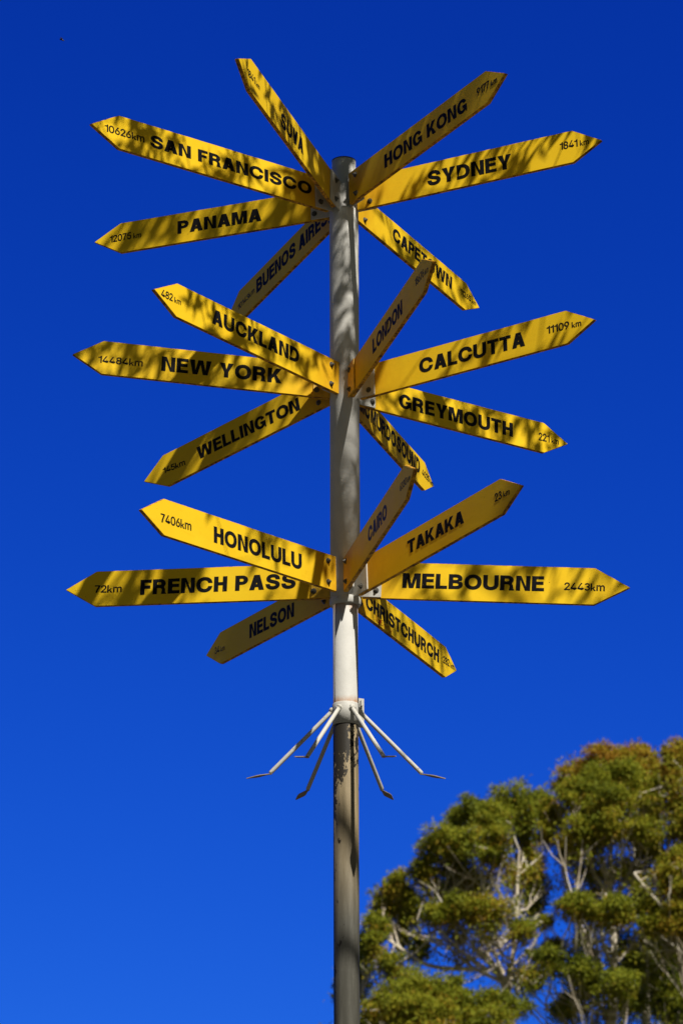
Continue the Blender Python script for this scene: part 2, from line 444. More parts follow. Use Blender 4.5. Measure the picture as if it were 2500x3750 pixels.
def board_mesh(r0, r1, H, t, y0, y1):
    bm = bmesh.new()
    out = [(r0, -H/2), (r1-t, -H/2), (r1, 0), (r1-t, H/2), (r0, H/2)]
    a = [bm.verts.new((x, y0, z)) for x, z in out]
    b = [bm.verts.new((x, y1, z)) for x, z in out]
    fa = bm.faces.new(a); fb = bm.faces.new(b[::-1])
    for k in range(5):
        f = bm.faces.new((a[k], b[k], b[(k+1) % 5], a[(k+1) % 5])); f.material_index = 1
    bmesh.ops.bevel(bm, geom=list(bm.edges), offset=.0022, segments=2, affect='EDGES', material=-1)
    for f in bm.faces: f.smooth = False
    return bm_mesh('sign_board', bm)

def bolt_mesh():
    bm = bmesh.new()
    def ring(r_, y, seg, ph=0): return [bm.verts.new((r_*math.cos(2*PI*k/seg+ph), y, r_*math.sin(2*PI*k/seg+ph))) for k in range(seg)]
    for seg, prof, ph in ((20, [(.0165, 0), (.0165, .0022), (.0155, .003)], 0), (6, [(.0118, .003), (.0118, .0095), (.0102, .011)], .3), (14, [(.006, .011), (.006, .017), (.005, .018)], 0)):
        rs = [ring(r_, y, seg, ph) for r_, y in prof]
        for a, b in zip(rs, rs[1:]):
            for k in range(seg): bm.faces.new((a[k], a[(k+1) % seg], b[(k+1) % seg], b[k]))
        bm.faces.new(rs[-1])
    return bm_mesh('bolt', bm)
BOLT = bolt_mesh(); BOLT.materials.append(M_BOLT)

GLYPHS = {   # letter outlines: x in 1/1000 em, y in 1/1000 of the cap height
    'BA': '0,0 226,0 264,190 396,190 434,0 660,0 456,1000 204,1000|305,390 330,512 355,390',
    'BB': '318,0 404,8 478,36 537,82 579,144 604,217 612,295 605,373 583,441 551,495 510,536 465,563 464,563 464,483 504,505 561,582 578,642 583,707 576,783 552,855 512,916 457,963 388,991 311,1000 0,1000 0,0|192,399 316,399 352,394 377,383 397,367 410,346 419,323 421,299 416,268 403,246 372,228 311,219 192,219|192,781 304,781 352,773 376,756 389,734 394,702 391,678 383,658 371,641 356,629 299,614 192,614',
    'BC': '436,-6 495,11 550,39 599,78 642,128 676,186 702,254 733,398 543,398 506,292 473,249 428,222 374,213 325,221 283,244 246,282 217,337 198,409 191,499 197,591 217,663 246,718 282,756 325,779 374,787 428,778 473,751 506,709 543,602 733,602 702,747 676,814 641,873 598,922 549,961 493,990 375,1012 272,996 181,948 104,870 47,767 12,642 0,499 12,357 47,232 104,129 181,52 272,3 373,-12',
    'BD': '344,14 443,60 523,136 581,238 616,361 627,502 616,641 581,764 524,865 446,940 350,986 242,1000 0,1000 0,781 230,781 298,772 348,748 385,710 413,658 431,588 437,502 431,414 413,344 384,291 346,253 293,229 221,219 4,219 4,0 232,0|45,879 45,121 53,121 53,879',
    'BE': '0,0 530,0 530,211 198,211 198,425 498,425 498,635 198,635 198,789 519,789 519,1000 0,1000',
    'BF': '0,0 198,0 198,395 450,395 450,605 198,605 198,789 500,789 500,1000 0,1000',
    'BG': '650,742 611,828 561,901 503,958 438,996 369,1013 299,1010 231,986 168,942 112,880 66,802 31,713 8,614 0,511 6,407 25,307 58,215 102,135 156,69 218,22 285,-7 355,-14 424,-1 490,33 550,86 601,156 600,100 615,0 685,0 685,530 375,530 375,340 542,340 461,313 432,256 398,216 359,198 320,201 282,225 249,270 223,331 205,405 198,485 202,567 215,644 239,710 270,761 306,793 345,804 384,793 421,760 452,709 475,643',
    'BH': '0,0 198,0 198,415 392,415 392,0 590,0 590,1000 392,1000 392,625 198,625 198,1000 0,1000',
    'BI': '0,0 198,0 198,1000 0,1000',
    'BK': '0,0 198,0 198,270 298,410 407,0 660,0 403,540 635,1000 382,1000 198,540 198,1000 0,1000',
    'BL': '0,0 500,0 500,211 198,211 198,1000 0,1000',
    'BM': '0,0 190,0 190,635 296,0 484,0 590,635 590,0 780,0 780,1000 507,1000 390,300 273,1000 0,1000',
    'BN': '0,0 190,0 190,730 402,0 620,0 620,1000 430,1000 430,270 218,1000 0,1000',
    'BO': '476,4 568,52 644,129 701,233 736,357 747,499 736,642 701,767 644,870 568,948 476,996 374,1012 272,996 181,948 105,870 47,767 12,642 0,499 12,357 47,232 105,129 181,52 272,4 374,-12|326,221 283,244 246,282 217,336 198,408 191,499 198,591 217,664 246,718 283,756 326,779 374,787 422,779 465,757 502,719 531,664 550,592 557,499 550,408 531,336 502,281 465,243 422,221 374,213',
    'BP': '0,0 198,0 198,385 311,385 356,390 431,420 496,477 542,554 567,645 567,740 542,831 496,908 431,965 356,995 311,1000 0,1000|198,596 311,596 321,597 339,607 354,625 365,649 371,678 371,707 365,736 354,760 339,778 321,788 311,789 198,789',
    'BR': '0,0 198,0 198,400 310,400 385,376 415,279 382,0 620,0 620,24 570,121 555,352 520,418 513,499 549,557 571,623 580,693 574,764 554,830 521,890 477,939 424,975 365,995 319,1000 0,1000|198,611 319,611 330,612 349,621 364,637 375,660 381,686 381,714 375,740 364,763 349,779 330,788 319,789 198,789',
    'BS': '413,-6 489,24 552,72 600,137 630,214 640,299 633,370 613,434 550,519 471,572 398,601 324,625 270,648 229,680 223,691 221,710 223,730 231,747 244,764 265,778 293,788 326,792 374,785 408,766 428,741 451,653 638,653 617,798 586,871 539,931 479,976 408,1003 330,1012 253,1003 182,976 120,931 71,869 40,792 29,703 45,600 93,517 165,457 253,417 341,387 405,360 442,328 447,319 449,301 446,277 436,256 420,237 395,221 363,210 327,206 259,220 238,233 221,251 211,272 195,357 0,357 24,206 56,129 104,66 168,21 242,-7 325,-16',
    'BT': '191,0 389,0 389,789 580,789 580,1000 0,1000 0,789 191,789',
    'BU': '426,-3 507,33 575,91 626,167 657,258 667,356 667,1000 475,1000 475,372 471,323 458,286 439,255 413,232 378,216 334,210 290,216 255,232 229,255 209,286 196,324 192,372 192,1000 0,1000 0,356 10,258 42,167 93,91 161,33 242,-3 334,-14',
    'BV': '189,0 441,0 630,1000 404,1000 315,527 226,1000 0,1000',
    'BW': '151,0 369,0 490,700 611,0 829,0 980,1000 754,1000 720,280 599,1000 381,1000 260,280 226,1000 0,1000',
    'BY': '226,0 424,0 424,390 650,1000 402,1000 325,560 248,1000 0,1000 226,390',
    'L0': '358,3 428,50 483,126 522,228 545,353 553,499 545,645 521,771 482,873 427,950 358,997 277,1013 195,997 126,950 71,873 32,771 8,646 0,499 8,353 31,228 70,126 125,50 195,3 277,-13|235,157 200,185 171,233 149,303 135,392 130,499 135,608 149,697 171,767 200,815 235,844 277,854 318,844 353,815 382,767 404,698 418,608 423,499 418,392 404,302 382,233 353,185 318,157 277,147',
    'L1': '215,0 346,0 346,1000 244,1000 200,905 155,845 0,820 0,700 215,700',
    'L2': '507,0 507,160 169,160 169,129 327,343 427,492 480,608 496,719 488,798 464,869 426,929 377,974 318,1003 252,1013 185,1003 124,974 74,927 35,863 11,787 0,673 130,673 136,745 147,783 164,812 186,835 215,849 249,854 312,836 334,817 352,791 363,758 366,719 354,645 317,569 249,471 0,126 0,0',
    'L3': '0,254 21,171 63,98 120,43 190,9 264,0 338,17 404,58 457,119 493,196 507,281 500,367 471,447 423,514 441,572 475,636 491,707 489,781 468,851 431,912 380,960 319,990 253,1000 186,990 125,960 74,912 37,851 16,781 147,765 171,812 212,843 262,851 310,834 346,796 362,745 354,692 325,648 281,623 193,597 193,461 279,438 327,413 361,367 377,308 371,247 343,194 300,160 248,149 197,164 156,202 132,257',
    'L4': '576,196 576,357 141,357 141,328 439,995 305,1000 0,329 0,196|388,55 388,253 388,299 388,590 433,590 433,55',
    'L5': '327,-2 391,32 445,85 485,154 511,237 519,330 515,401 501,467 478,525 448,576 411,618 368,649 320,668 267,675 186,657 129,615 154,615 174,840 484,840 484,1000 58,1000 13,473 127,456 186,500 251,514 289,508 321,491 348,462 369,425 382,380 387,329 383,278 370,234 350,198 324,171 292,153 257,148 197,165 153,210 141,239 131,297 0,297 14,192 40,123 80,66 130,23 190,-4 256,-13',
    'L6': '323,-2 384,30 435,81 474,149 499,229 507,319 500,408 477,486 441,551 392,599 333,629 265,639 202,624 152,582 107,492 157,485 421,994 280,1000 109,674 25,482 6,403 0,328 8,235 33,152 72,83 123,31 185,-2 254,-13|219,151 190,167 165,194 146,229 134,272 130,322 134,370 146,412 165,446 190,471 219,487 254,493 288,487 318,471 342,445 361,411 373,369 377,319 373,271 361,229 342,194 317,167 288,151 254,145',
    'L7': '90,0 238,0 288,300 490,874 490,1000 0,1000 0,851 320,851 120,300',
    'L8': '344,-4 409,24 463,68 505,127 532,198 541,278 536,343 520,402 495,454 462,497 423,528 397,539 397,506 436,528 478,584 505,655 514,734 506,810 481,878 443,935 394,977 336,1004 270,1013 205,1004 146,977 96,935 59,878 34,810 26,734 35,654 62,583 105,528 144,506 144,539 117,528 78,497 46,454 21,402 5,342 0,278 9,198 35,127 77,68 132,24 197,-4 270,-13|229,151 195,164 168,185 149,213 137,246 133,285 137,327 150,363 171,393 198,417 232,432 270,437 308,432 342,417 369,393 390,363 403,327 407,285 403,246 391,213 372,185 345,164 311,151 270,146|209,611 188,630 172,656 161,688 158,725 161,763 172,794 188,819 209,837 270,854 332,837 352,819 368,794 379,763 382,725 378,688 368,656 351,630 330,611 270,593',
    'L9': '185,1002 124,970 72,919 33,852 8,771 0,681 8,592 30,514 67,449 116,401 175,371 242,361 305,376 356,418 401,508 350,515 86,6 228,0 399,326 482,518 501,597 507,672 499,765 475,848 436,917 384,969 323,1002 253,1013|288,849 318,833 342,806 361,771 373,728 377,678 373,630 361,588 342,554 318,529 288,513 253,507 220,513 190,529 166,555 147,589 135,632 131,681 135,729 147,771 166,806 190,833 220,849 253,855',
    'Lk': '0,0 130,0 130,190 190,275 314,0 470,0 270,370 455,546 296,546 130,345 130,1000 0,1000',
    'Lm': '129,0 129,468 133,515 144,551 160,578 180,597 232,614 266,606 293,585 310,553 317,508 317,0 446,0 446,484 459,553 492,598 515,610 544,614 579,607 607,587 626,554 633,497 633,0 763,0 763,503 756,583 737,651 706,704 666,743 620,765 569,773 481,750 412,684 387,636 364,549 433,548 406,656 371,718 321,759 259,773 183,752 120,689 95,640 71,550 127,549 127,760 0,760 0,0',
    'TS': '309,-9 368,19 415,63 448,118 469,183 476,257 471,316 459,362 414,437 352,487 287,519 213,548 148,581 86,641 64,693 57,755 63,814 81,866 109,908 146,940 189,959 238,965 305,953 362,915 404,850 416,795 461,795 457,828 436,888 402,940 358,980 304,1005 241,1014 178,1006 123,980 77,940 43,887 22,823 15,749 25,665 57,599 110,544 186,502 273,466 350,427 409,366 428,316 434,258 427,193 407,136 375,91 334,59 287,39 235,33 147,54 106,84 74,127 52,182 46,217 0,217 5,177 27,112 62,58 108,17 167,-10 236,-19',
    'TL': '0,0 500,0 500,65 50,65 50,1000 0,1000',
    'TI': '0,0 50,0 50,1000 0,1000',
    'TD': '348,15 427,60 490,132 536,230 564,354 574,502 564,649 536,772 491,869 430,940 353,985 259,1000 95,1000 95,951 255,951 337,938 407,897 463,829 502,739 525,629 533,502 525,374 502,263 462,172 405,104 332,62 246,49 99,49 99,0 250,0|140,1071 140,-71 0,-71 0,1071',
    'TE': '0,0 530,0 530,65 50,65 50,498 498,498 498,562 50,562 50,935 519,935 519,1000 0,1000',
    'TC': '351,-9 397,8 440,35 478,72 511,118 538,173 558,237 563,267 518,267 495,186 443,105 376,57 301,40 231,54 168,95 115,162 75,254 50,367 42,499 50,632 75,746 115,837 167,904 230,946 300,960 376,944 443,895 495,815 518,733 563,733 558,764 537,827 511,882 478,929 440,965 398,992 300,1014 218,999 146,952 86,878 40,776 10,650 0,499 10,349 40,223 86,122 146,47 218,1 301,-14',
    'TH': '0,0 50,0 50,488 540,488 540,0 590,0 590,1000 540,1000 540,552 50,552 50,1000 0,1000',
}
def contours(ch): return [[tuple(float(v)/1000 for v in p.split(',')) for p in c.split()] for c in GLYPHS[ch].split('|')]

def word_meshes(s, kind):
    """one mesh per word: x 0..1 over the whole line, y in cap heights above the baseline, a thin slab in z"""
    pre = 'BLT'[kind]; gap = (.062, .055, .05)[kind]
    x = 0; words = []; cur = []
    for ch in s:
        if ch == ' ':
            words.append(cur); cur = []; x += ((.30 if len(s) < 14 else .08), .20, .22)[kind]; continue
        cs = contours(pre+ch)
        sc_ = .74 if (ch in 'km' and ' ' in s and kind == 1) else 1
        cur += [[(x+px*sc_, py*sc_) for px, py in c] for c in cs]
        x += sc_*max(px for c in cs for px, _ in c) + gap
    words.append(cur); x -= gap
    out = []
    for wd in words:
        cu = bpy.data.curves.new('lettering', 'CURVE')
        cu.dimensions = '2D'; cu.fill_mode = 'BOTH'; cu.extrude = .5
        for c in wd:
            sp = cu.splines.new('POLY'); sp.points.add(len(c)-1)
            for q, (px, py) in zip(sp.points, c): q.co = (px/x, py, 0, 1)
            sp.use_cyclic_u = True
        o = bpy.data.objects.new('lettering', cu); C.objects.link(o)
        dg = bpy.context.evaluated_depsgraph_get()
        me = bpy.data.meshes.new_from_object(o.evaluated_get(dg))
        bpy.data.objects.remove(o); bpy.data.curves.remove(cu)
        V = np.empty(len(me.vertices)*3, np.float32); me.vertices.foreach_get('co', V)
        out.append((me, V.reshape(-1, 3)))
    return out

for bi, (name, az, r1, zc, tilt, H, t, front, r0, rb, texts) in enumerate(BOARDS):
    e = Vector((math.sin(az), -math.cos(az), 0)); v = Vector((0, 0, 1))
    e2 = e*math.cos(tilt) + v*math.sin(tilt); v2 = -e*math.sin(tilt) + v*math.cos(tilt)
    y2 = v2.cross(e2)
    # does the lettered face look along +Y or -Y of the board?
    sg = 1 if y2.y < 0 else -1
    M = Matrix((e2, y2, v2)).transposed().to_4x4(); M.translation = (0, 0, zc)
    M0 = Matrix((e, v.cross(e), v)).transposed().to_4x4(); M0.translation = (0, 0, zc)
    off = .03 if front else -.005
    ya, yb = sg*off, sg*(off-.024)
    b0 = r0 if front else r0-.105
    me = board_mesh(b0, r1, H, t, ya, yb)
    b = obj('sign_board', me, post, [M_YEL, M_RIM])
    b.matrix_basis = M
    b['label'] = 'yellow pointed board reading %s %s' % (name, texts[1][0])
    # radial bracket plate welded to the post
    bm = bmesh.new()
    plate(bm, .072, r0+.115 if front else r0, -.004, .004, -H/2+.004, H/2-.004)
    yellow_b = name in ('LONDON', 'NEW YORK', 'FRENCH PASS')
    k = obj('bracket_plate', bm_mesh('bracket_plate', bm), post, [M_BRK_Y if yellow_b else M_WHITE])
    k.matrix_basis = M if not front else M0
    for s in (-1, 1):
        o = bpy.data.objects.new('bolt', BOLT); C.objects.link(o); o.parent = b
        yy = (off if front else .004)+.0004
        o.location = (rb, sg*yy, s*H*.30)
        o.rotation_euler = (0 if sg > 0 else PI, random.uniform(0, 3), 0)
    for s, ra, re, va, ve, cap, kind in texts:
        mt = M_BLACK if kind < 2 else M_RED
        if name == 'CAIRO' and kind == 0: mt = M_NAVY
        if name in ('CAIRO', 'LONDON', 'NELSON', 'BUENOS AIRES') and kind == 1: mt = M_FADED
        for wi, (me, V) in enumerate(word_meshes(s, kind)):
            X = V[:, 0].copy(); Y = V[:, 1].copy(); Z = V[:, 2].copy()
            if kind == 2:      # hand scrawled: uneven baseline and leaning strokes
                Y = Y + .16*np.sin(X*19) + .12*np.sin(X*41+1); X = X + .012*np.sin(Y*3+X*30)
            Wv = np.stack([ra + X*(re-ra), sg*(off + Z*.0022), va + (ve-va)*X + Y*cap], 1)
            me.vertices.foreach_set('co', Wv.astype(np.float32).ravel())
            me.update()
            me.materials.clear(); me.materials.append(mt)
            obj(('lettering', 'unit_lettering' if wi else 'distance_lettering', 'scrawl')[kind], me, b)

# six prongs under the collar, each with a flattened spear tip
def prong(az):
    e = np.array([math.sin(az), -math.cos(az), 0]); s = np.array([math.cos(az), math.sin(az), 0])
    tb = Tubes()
    p0 = e*.066 + np.array([0, 0, 6.525]); p1 = e*.418 + np.array([0, 0, 6.16])
    d = (p1-p0)/np.linalg.norm(p1-p0)
    tb.add([p0, p0+.5*(p1-p0), p1-d*.012, p1-d*.002, p1], [.0118, .0118, .0118, .0105, .006], 16)
    o = obj('prong', tb.mesh('prong'), post, [M_ROD])
    # weld bead
    bm = bmesh.new()
    tip = bm
    for q, wd in ((-.012, .008), (.012, .009), (.055, .0215), (.075, .020), (.128, .003)):
        c = p1 + e*q*1.0 + np.array([0, 0, -.0236*max(q, 0)/.12 - .002])
        for sx in (-1, 1):
            for sz in (-1, 1):
                tip.verts.new(c + s*wd*sx + np.array([0, 0, .002*sz]))
    tip.verts.ensure_lookup_table()
    vv = tip.verts
    for k in range(4):
        a = k*4; c = a+4
        for i, j in ((0, 1), (1, 3), (3, 2), (2, 0)): tip.faces.new((vv[a+i], vv[a+j], vv[c+j], vv[c+i]))
    tip.faces.new((vv[0], vv[1], vv[3], vv[2])); tip.faces.new((vv[16], vv[17], vv[19], vv[18]))
    obj('spear_tip', bm_mesh('spear_tip', bm), o, [M_RUST])
    bm = bmesh.new()
    bmesh.ops.create_icosphere(bm, subdivisions=3, radius=.019)
    for q in bm.verts:
        k = 1 + .35*noise.noise(q.co*90 + Vector((az*3, 0, 0)))
        q.co = Vector(e*.0735 + np.array([0, 0, 6.52])) + q.co*k
    obj('weld_bead', bm_mesh('weld_bead', bm, True), o, [M_ROD])
for k in (-89, -30, 29.2, 91, 151, -149): prong(R(k))
# clamp lug at the back right of the collar
bm = bmesh.new()
lx = Vector((math.sin(R(118)), -math.cos(R(118)), 0))
for (q0, q1, hw, z0, z1) in ((.070, .112, .006, 6.435, 6.60), (.086, .100, .02, 6.555, 6.585)):
    sv = Vector((-lx.y, lx.x, 0))
    vs = [bm.verts.new(lx*q + sv*s + Vector((0, 0, z))) for q in (q0, q1) for s in (-hw, hw) for z in (z0, z1)]
    for f in ((0, 1, 3, 2), (4, 6, 7, 5), (0, 4, 5, 1), (2, 3, 7, 6), (0, 2, 6, 4), (1, 5, 7, 3)): bm.faces.new([vs[i] for i in f])
obj('clamp_lug', bm_mesh('clamp_lug', bm), post, [M_WHITE])

# ------------------------------------------------------------------ pixel -> world, for the far trees
def at(px, py, Y):
    d = fw + RT*((px-1250)/FPX) - UP*((py-1875)/FPX)
    t_ = (Y-CAM_Y)/d.y
    return np.array([d.x*t_, Y, CAM_Z + d.z*t_])

# ------------------------------------------------------------------ gum trees
class Tree:
    def __init__(s, base, label, group=None):
        s.base = np.array(base, float)
        s.root = empty('gum_tree', base, label, 'tree', group)
        s.wood = Tubes(); s.nodes = []; s.V = []; s.Q = []; s.T = []; s.n = 0
    def trunk(s, pts, r0, r1):
        pts = np.asarray(pts, float)
        # resample smooth
        k = 14; u = np.linspace(0, len(pts)-1, k)
        P = np.stack([np.interp(u, np.arange(len(pts)), pts[:, i]) for i in range(3)], 1)
        for _ in range(2): P[1:-1] = (P[:-2]+2*P[1:-1]+P[2:])/4
        rad = np.linspace(r0, r1, k)
        s.wood.add(P, rad, 12)
        for p, r_ in zip(P[2:], rad[2:]): s.nodes.append((p, r_))
        return P
    def limb(s, tgt, rmax=.2, rend=.012, sag=.0):
        tgt = np.asarray(tgt, float)
        best = None
        for p, r_ in s.nodes:
            d = tgt-p; L_ = np.linalg.norm(d)
            if L_ < .15: continue
            cost = L_*(1 + 2.6*max(0, .62-d[2]/L_))
            if best is None or cost < best[0]: best = (cost, p, r_, L_)
        _, p, r_, L_ = best
        k = max(5, int(L_/.45)+3); u = np.linspace(0, 1, k)[:, None]
        mid = (p+tgt)/2 + np.array([0, 0, -.10*L_]) + rng.normal(0, .05*L_, 3)
        P = (1-u)**2*p + 2*u*(1-u)*mid + u**2*tgt
        P[1:-1] += rng.normal(0, .012*L_, (k-2, 3))
        ra = min(r_*.8, rmax, .018+.026*L_)
        rad = np.linspace(ra, max(rend, ra*.45), k)
        s.wood.add(P, rad, 7)
        for q, rr in zip(P[1:], rad[1:]): s.nodes.append((q, rr))
        return P[-1]
    def leaves(s, P, D, Nn, ln, wd, tint):
        V, Q = leaf_quads(P, D, Nn, ln, wd)
        s.V.append(V); s.Q.append(Q+s.n); s.n += len(V); s.T.append(tint)
    def clump(s, c, rx, rz, n, tint, ry=None, dens=1.0, L0=.105, twigs=6, fans=0):
        """a dome of foliage: lobes over the top of an ellipsoid, each a cloud of small hanging leaves"""
        c = np.asarray(c, float); ry = ry or rx
        nl = int(12 + 6*rng.random())
        ln_ = unit(rng.normal(size=(nl, 3)) + np.array([0, -.2, .35]))
        lc = c + ln_*np.array([rx, ry, rz])*rng.uniform(.35, .95, (nl, 1))
        lr = rng.uniform(.30, .52, nl)
        per = max(20, int(n*dens/nl))
        base = c + np.array([0, 0, -.7*rz])
        end = s.limb(base)
        if fans:
            near = sorted(((np.linalg.norm(p-base), k) for k, (p, r_) in enumerate(s.nodes) if .9 < base[2]-p[2] < 3.2))[:14]
            for _ in range(fans):
                if not near: break
                p = s.nodes[near[int(rng.integers(len(near)))][1]][0]
                q = base + rng.normal(0, 1, 3)*np.array([rx*.5, ry*.5, rz*.25])
                u = np.linspace(0, 1, 7)[:, None]
                mid = (p+q)/2 + np.array([*((p-q)[:2]*-.12), -.12*np.linalg.norm(q-p)]) + rng.normal(0, .08, 3)
                P = (1-u)**2*p + 2*u*(1-u)*mid + u**2*q
                P[1:-1] += rng.normal(0, .02, (5, 3))
                s.wood.add(P, np.linspace(.028, .011, 7), 5)
                for _k in range(2):
                    t0 = int(rng.integers(2, 5)); w_ = P[t0] + (P[-1]-P[t0])*.8 + rng.normal(0, .22, 3)
                    s.wood.add([P[t0], (P[t0]+w_)/2 + rng.normal(0, .04, 3), w_], [.016, .012, .006], 4)
        for i in range(nl):
            d = unit(rng.normal(size=(per, 3)))
            d[:, 2] = np.where(rng.random(per) < .72, np.abs(d[:, 2]), d[:, 2])
            rad = rng.random((per, 1))**.5
            sc = np.array([rx, ry, (rz+rx)*.5])*lr[i]*1.2
            P = lc[i] + d*sc*rad
            D = unit(rng.normal(size=(per, 3))*.7 + d*.6 + np.array([0, 0, -.35]))
            Nn = unit(rng.normal(size=(per, 3))*.55 + d*.7 + np.array([.1, -.25, .6]))
            ln = rng.uniform(.7, 1.3, per)*L0; wd = ln*rng.uniform(.28, .42, per)
            lobe_t = tint + rng.normal(0, .07)
            # young reddish or yellow leaves at the outer shell, older ones inside
            s.leaves(P, D, Nn, ln, wd, np.clip(lobe_t + rng.normal(0, .09, per) + .16*(.75-rad[:, 0]), 0, 1))
        # thinner brownish foliage hanging below the dome
        k = int(n*.30); d = unit(rng.normal(size=(k, 3))); d[:, 2] = -np.abs(d[:, 2])
        P = c + d*np.array([rx*1.05, ry, rz*1.35])*rng.random((k, 1))**.6
        D = unit(rng.normal(size=(k, 3))*.6 + np.array([0, 0, -.7])); Nn = unit(rng.normal(size=(k, 3)) + np.array([.1, -.4, .2]))
        ln = rng.uniform(.7, 1.3, k)*L0; s.leaves(P, D, Nn, ln, ln*.3, np.clip(tint + .2 + rng.normal(0, .12, k), 0, 1))
        for i in rng.permutation(nl)[:twigs]:
            k = 5; u = np.linspace(0, 1, k)[:, None]
            P = end*(1-u) + lc[i]*u + np.concatenate([np.zeros((1, 3)), rng.normal(0, .04*rx, (k-1, 3))])
            s.wood.add(P, np.linspace(.018, .006, k), 5)
    def tufts(s, m_, zmin, tint, L0=.11):
        nd = [p for p, r_ in s.nodes if p[2] > zmin and r_ < .1]
        if not nd: return
        for k in range(m_):
            p = nd[int(rng.integers(len(nd)))]; q = p + rng.normal(0, .38, 3)*np.array([1, 1, .7]) + np.array([0, 0, -.12])
            s.wood.add([p, (p+q)/2 + rng.normal(0, .05, 3), q, q + rng.normal(0, .15, 3) + np.array([0, 0, .1])], [.022, .016, .011, .005], 5)
            n = int(rng.integers(50, 160)); P = q + rng.normal(0, .17, (n, 3))*np.array([1.3, 1.2, .8])
            D = unit(rng.normal(size=(n, 3))*.7 + np.array([0, 0, -.4])); Nn = unit(rng.normal(size=(n, 3))*.7 + np.array([.1, -.3, .6]))
            ln = rng.uniform(.7, 1.3, n)*L0; s.leaves(P, D, Nn, ln, ln*.34, np.clip(tint + rng.normal(0, .08) + rng.normal(0, .1, n), 0, 1))
    def done(s):
        o = obj('trunk', None, None) if False else None
        me = s.wood.mesh('trunk'); V = None
        t_ = obj('trunk', me, s.root, [M_BARK]); t_.location = -s.base[0], -s.base[1], -s.base[2]
        c_ = obj('crown', quads('crown', np.concatenate(s.V), np.concatenate(s.Q), False, np.concatenate(s.T)), s.root, [s.leaf if hasattr(s, 'leaf') else M_LEAF])
        c_.location = -s.base[0], -s.base[1], -s.base[2]

K = .829
ZX, ZY = 1200, 2650
YT = 62.0                                # the grove stands about 80 m from the camera
def Z(x, y, dy=0): return at(ZX+K*x, ZY+K*y, YT+dy)
PXM = (YT-CAM_Y)/math.cos(R(12))*1.0/FPX # metres per source pixel at the grove (roughly)
TUFTS = 70
def grove_tree(label, trunk_px, clumps, dy0=0, r0=.22, n=2250, tint0=.4, low=True, limbs=()):
    p = [Z(x, y, dy0+d) for x, y, d in trunk_px]
    base = np.array([p[0][0]+.3, p[0][1], 0.0])
    T = Tree(base, label, 'gum trees beyond the signpost')
    T.trunk([base, base*.5 + p[0]*.5 + np.array([.15, 0, 0])] + p, r0, r0*.2)
    for seg in limbs:
        q = [Z(x, y, dy0+d) for x, y, d in seg]
        k = 9; u = np.linspace(0, len(q)-1, k); q = np.array(q)
        P = np.stack([np.interp(u, np.arange(len(q)), q[:, i]) for i in range(3)], 1)
        P[1:-1] = (P[:-2]+2*P[1:-1]+P[2:])/4
        rad = np.linspace(.065, .028, k)
        # root the limb on the nearest lower wood
        best = min(T.nodes, key=lambda nd: np.linalg.norm(nd[0]-P[0]) + (3 if nd[0][2] > P[0][2]+.2 else 0))
        if np.linalg.norm(best[0]-P[0]) > .2:
            P = np.concatenate([[best[0]], [(best[0]+P[0])/2 + np.array([0, 0, -.1])], P]); rad = np.concatenate([[.11, .105], rad])
        T.wood.add(P, rad, 8)
        for a_, b_ in zip(P[1:], rad[1:]): T.nodes.append((a_, b_))
    for c in sorted(clumps, key=lambda c: -c[1]):
        x, y, rx, ry, d, ti = c[:6]
        dens = c[6] if len(c) > 6 else 1
        q = Z(x, y+6, dy0+d*1.5); a = rx*K*PXM*1.02; b = ry*K*PXM*1.15
        T.clump(q, a, b, n*(rx*ry/4200.0), tint0-.03+ti, a*1.2, dens, fans=3)
    T.tufts(TUFTS, p[-1][2]-3.5, tint0 + .06)
    if low:        # the rest of the crown, below the picture's edge
        for k in range(7):
            q = p[0] + np.array([rng.uniform(-2.6, 2.6), rng.uniform(-1.5, 1.5), rng.uniform(-5, -1.6)])
            T.clump(q, 1.0, .8, 1500, tint0, 1.0, 1, .16)
    T.done()
    return T

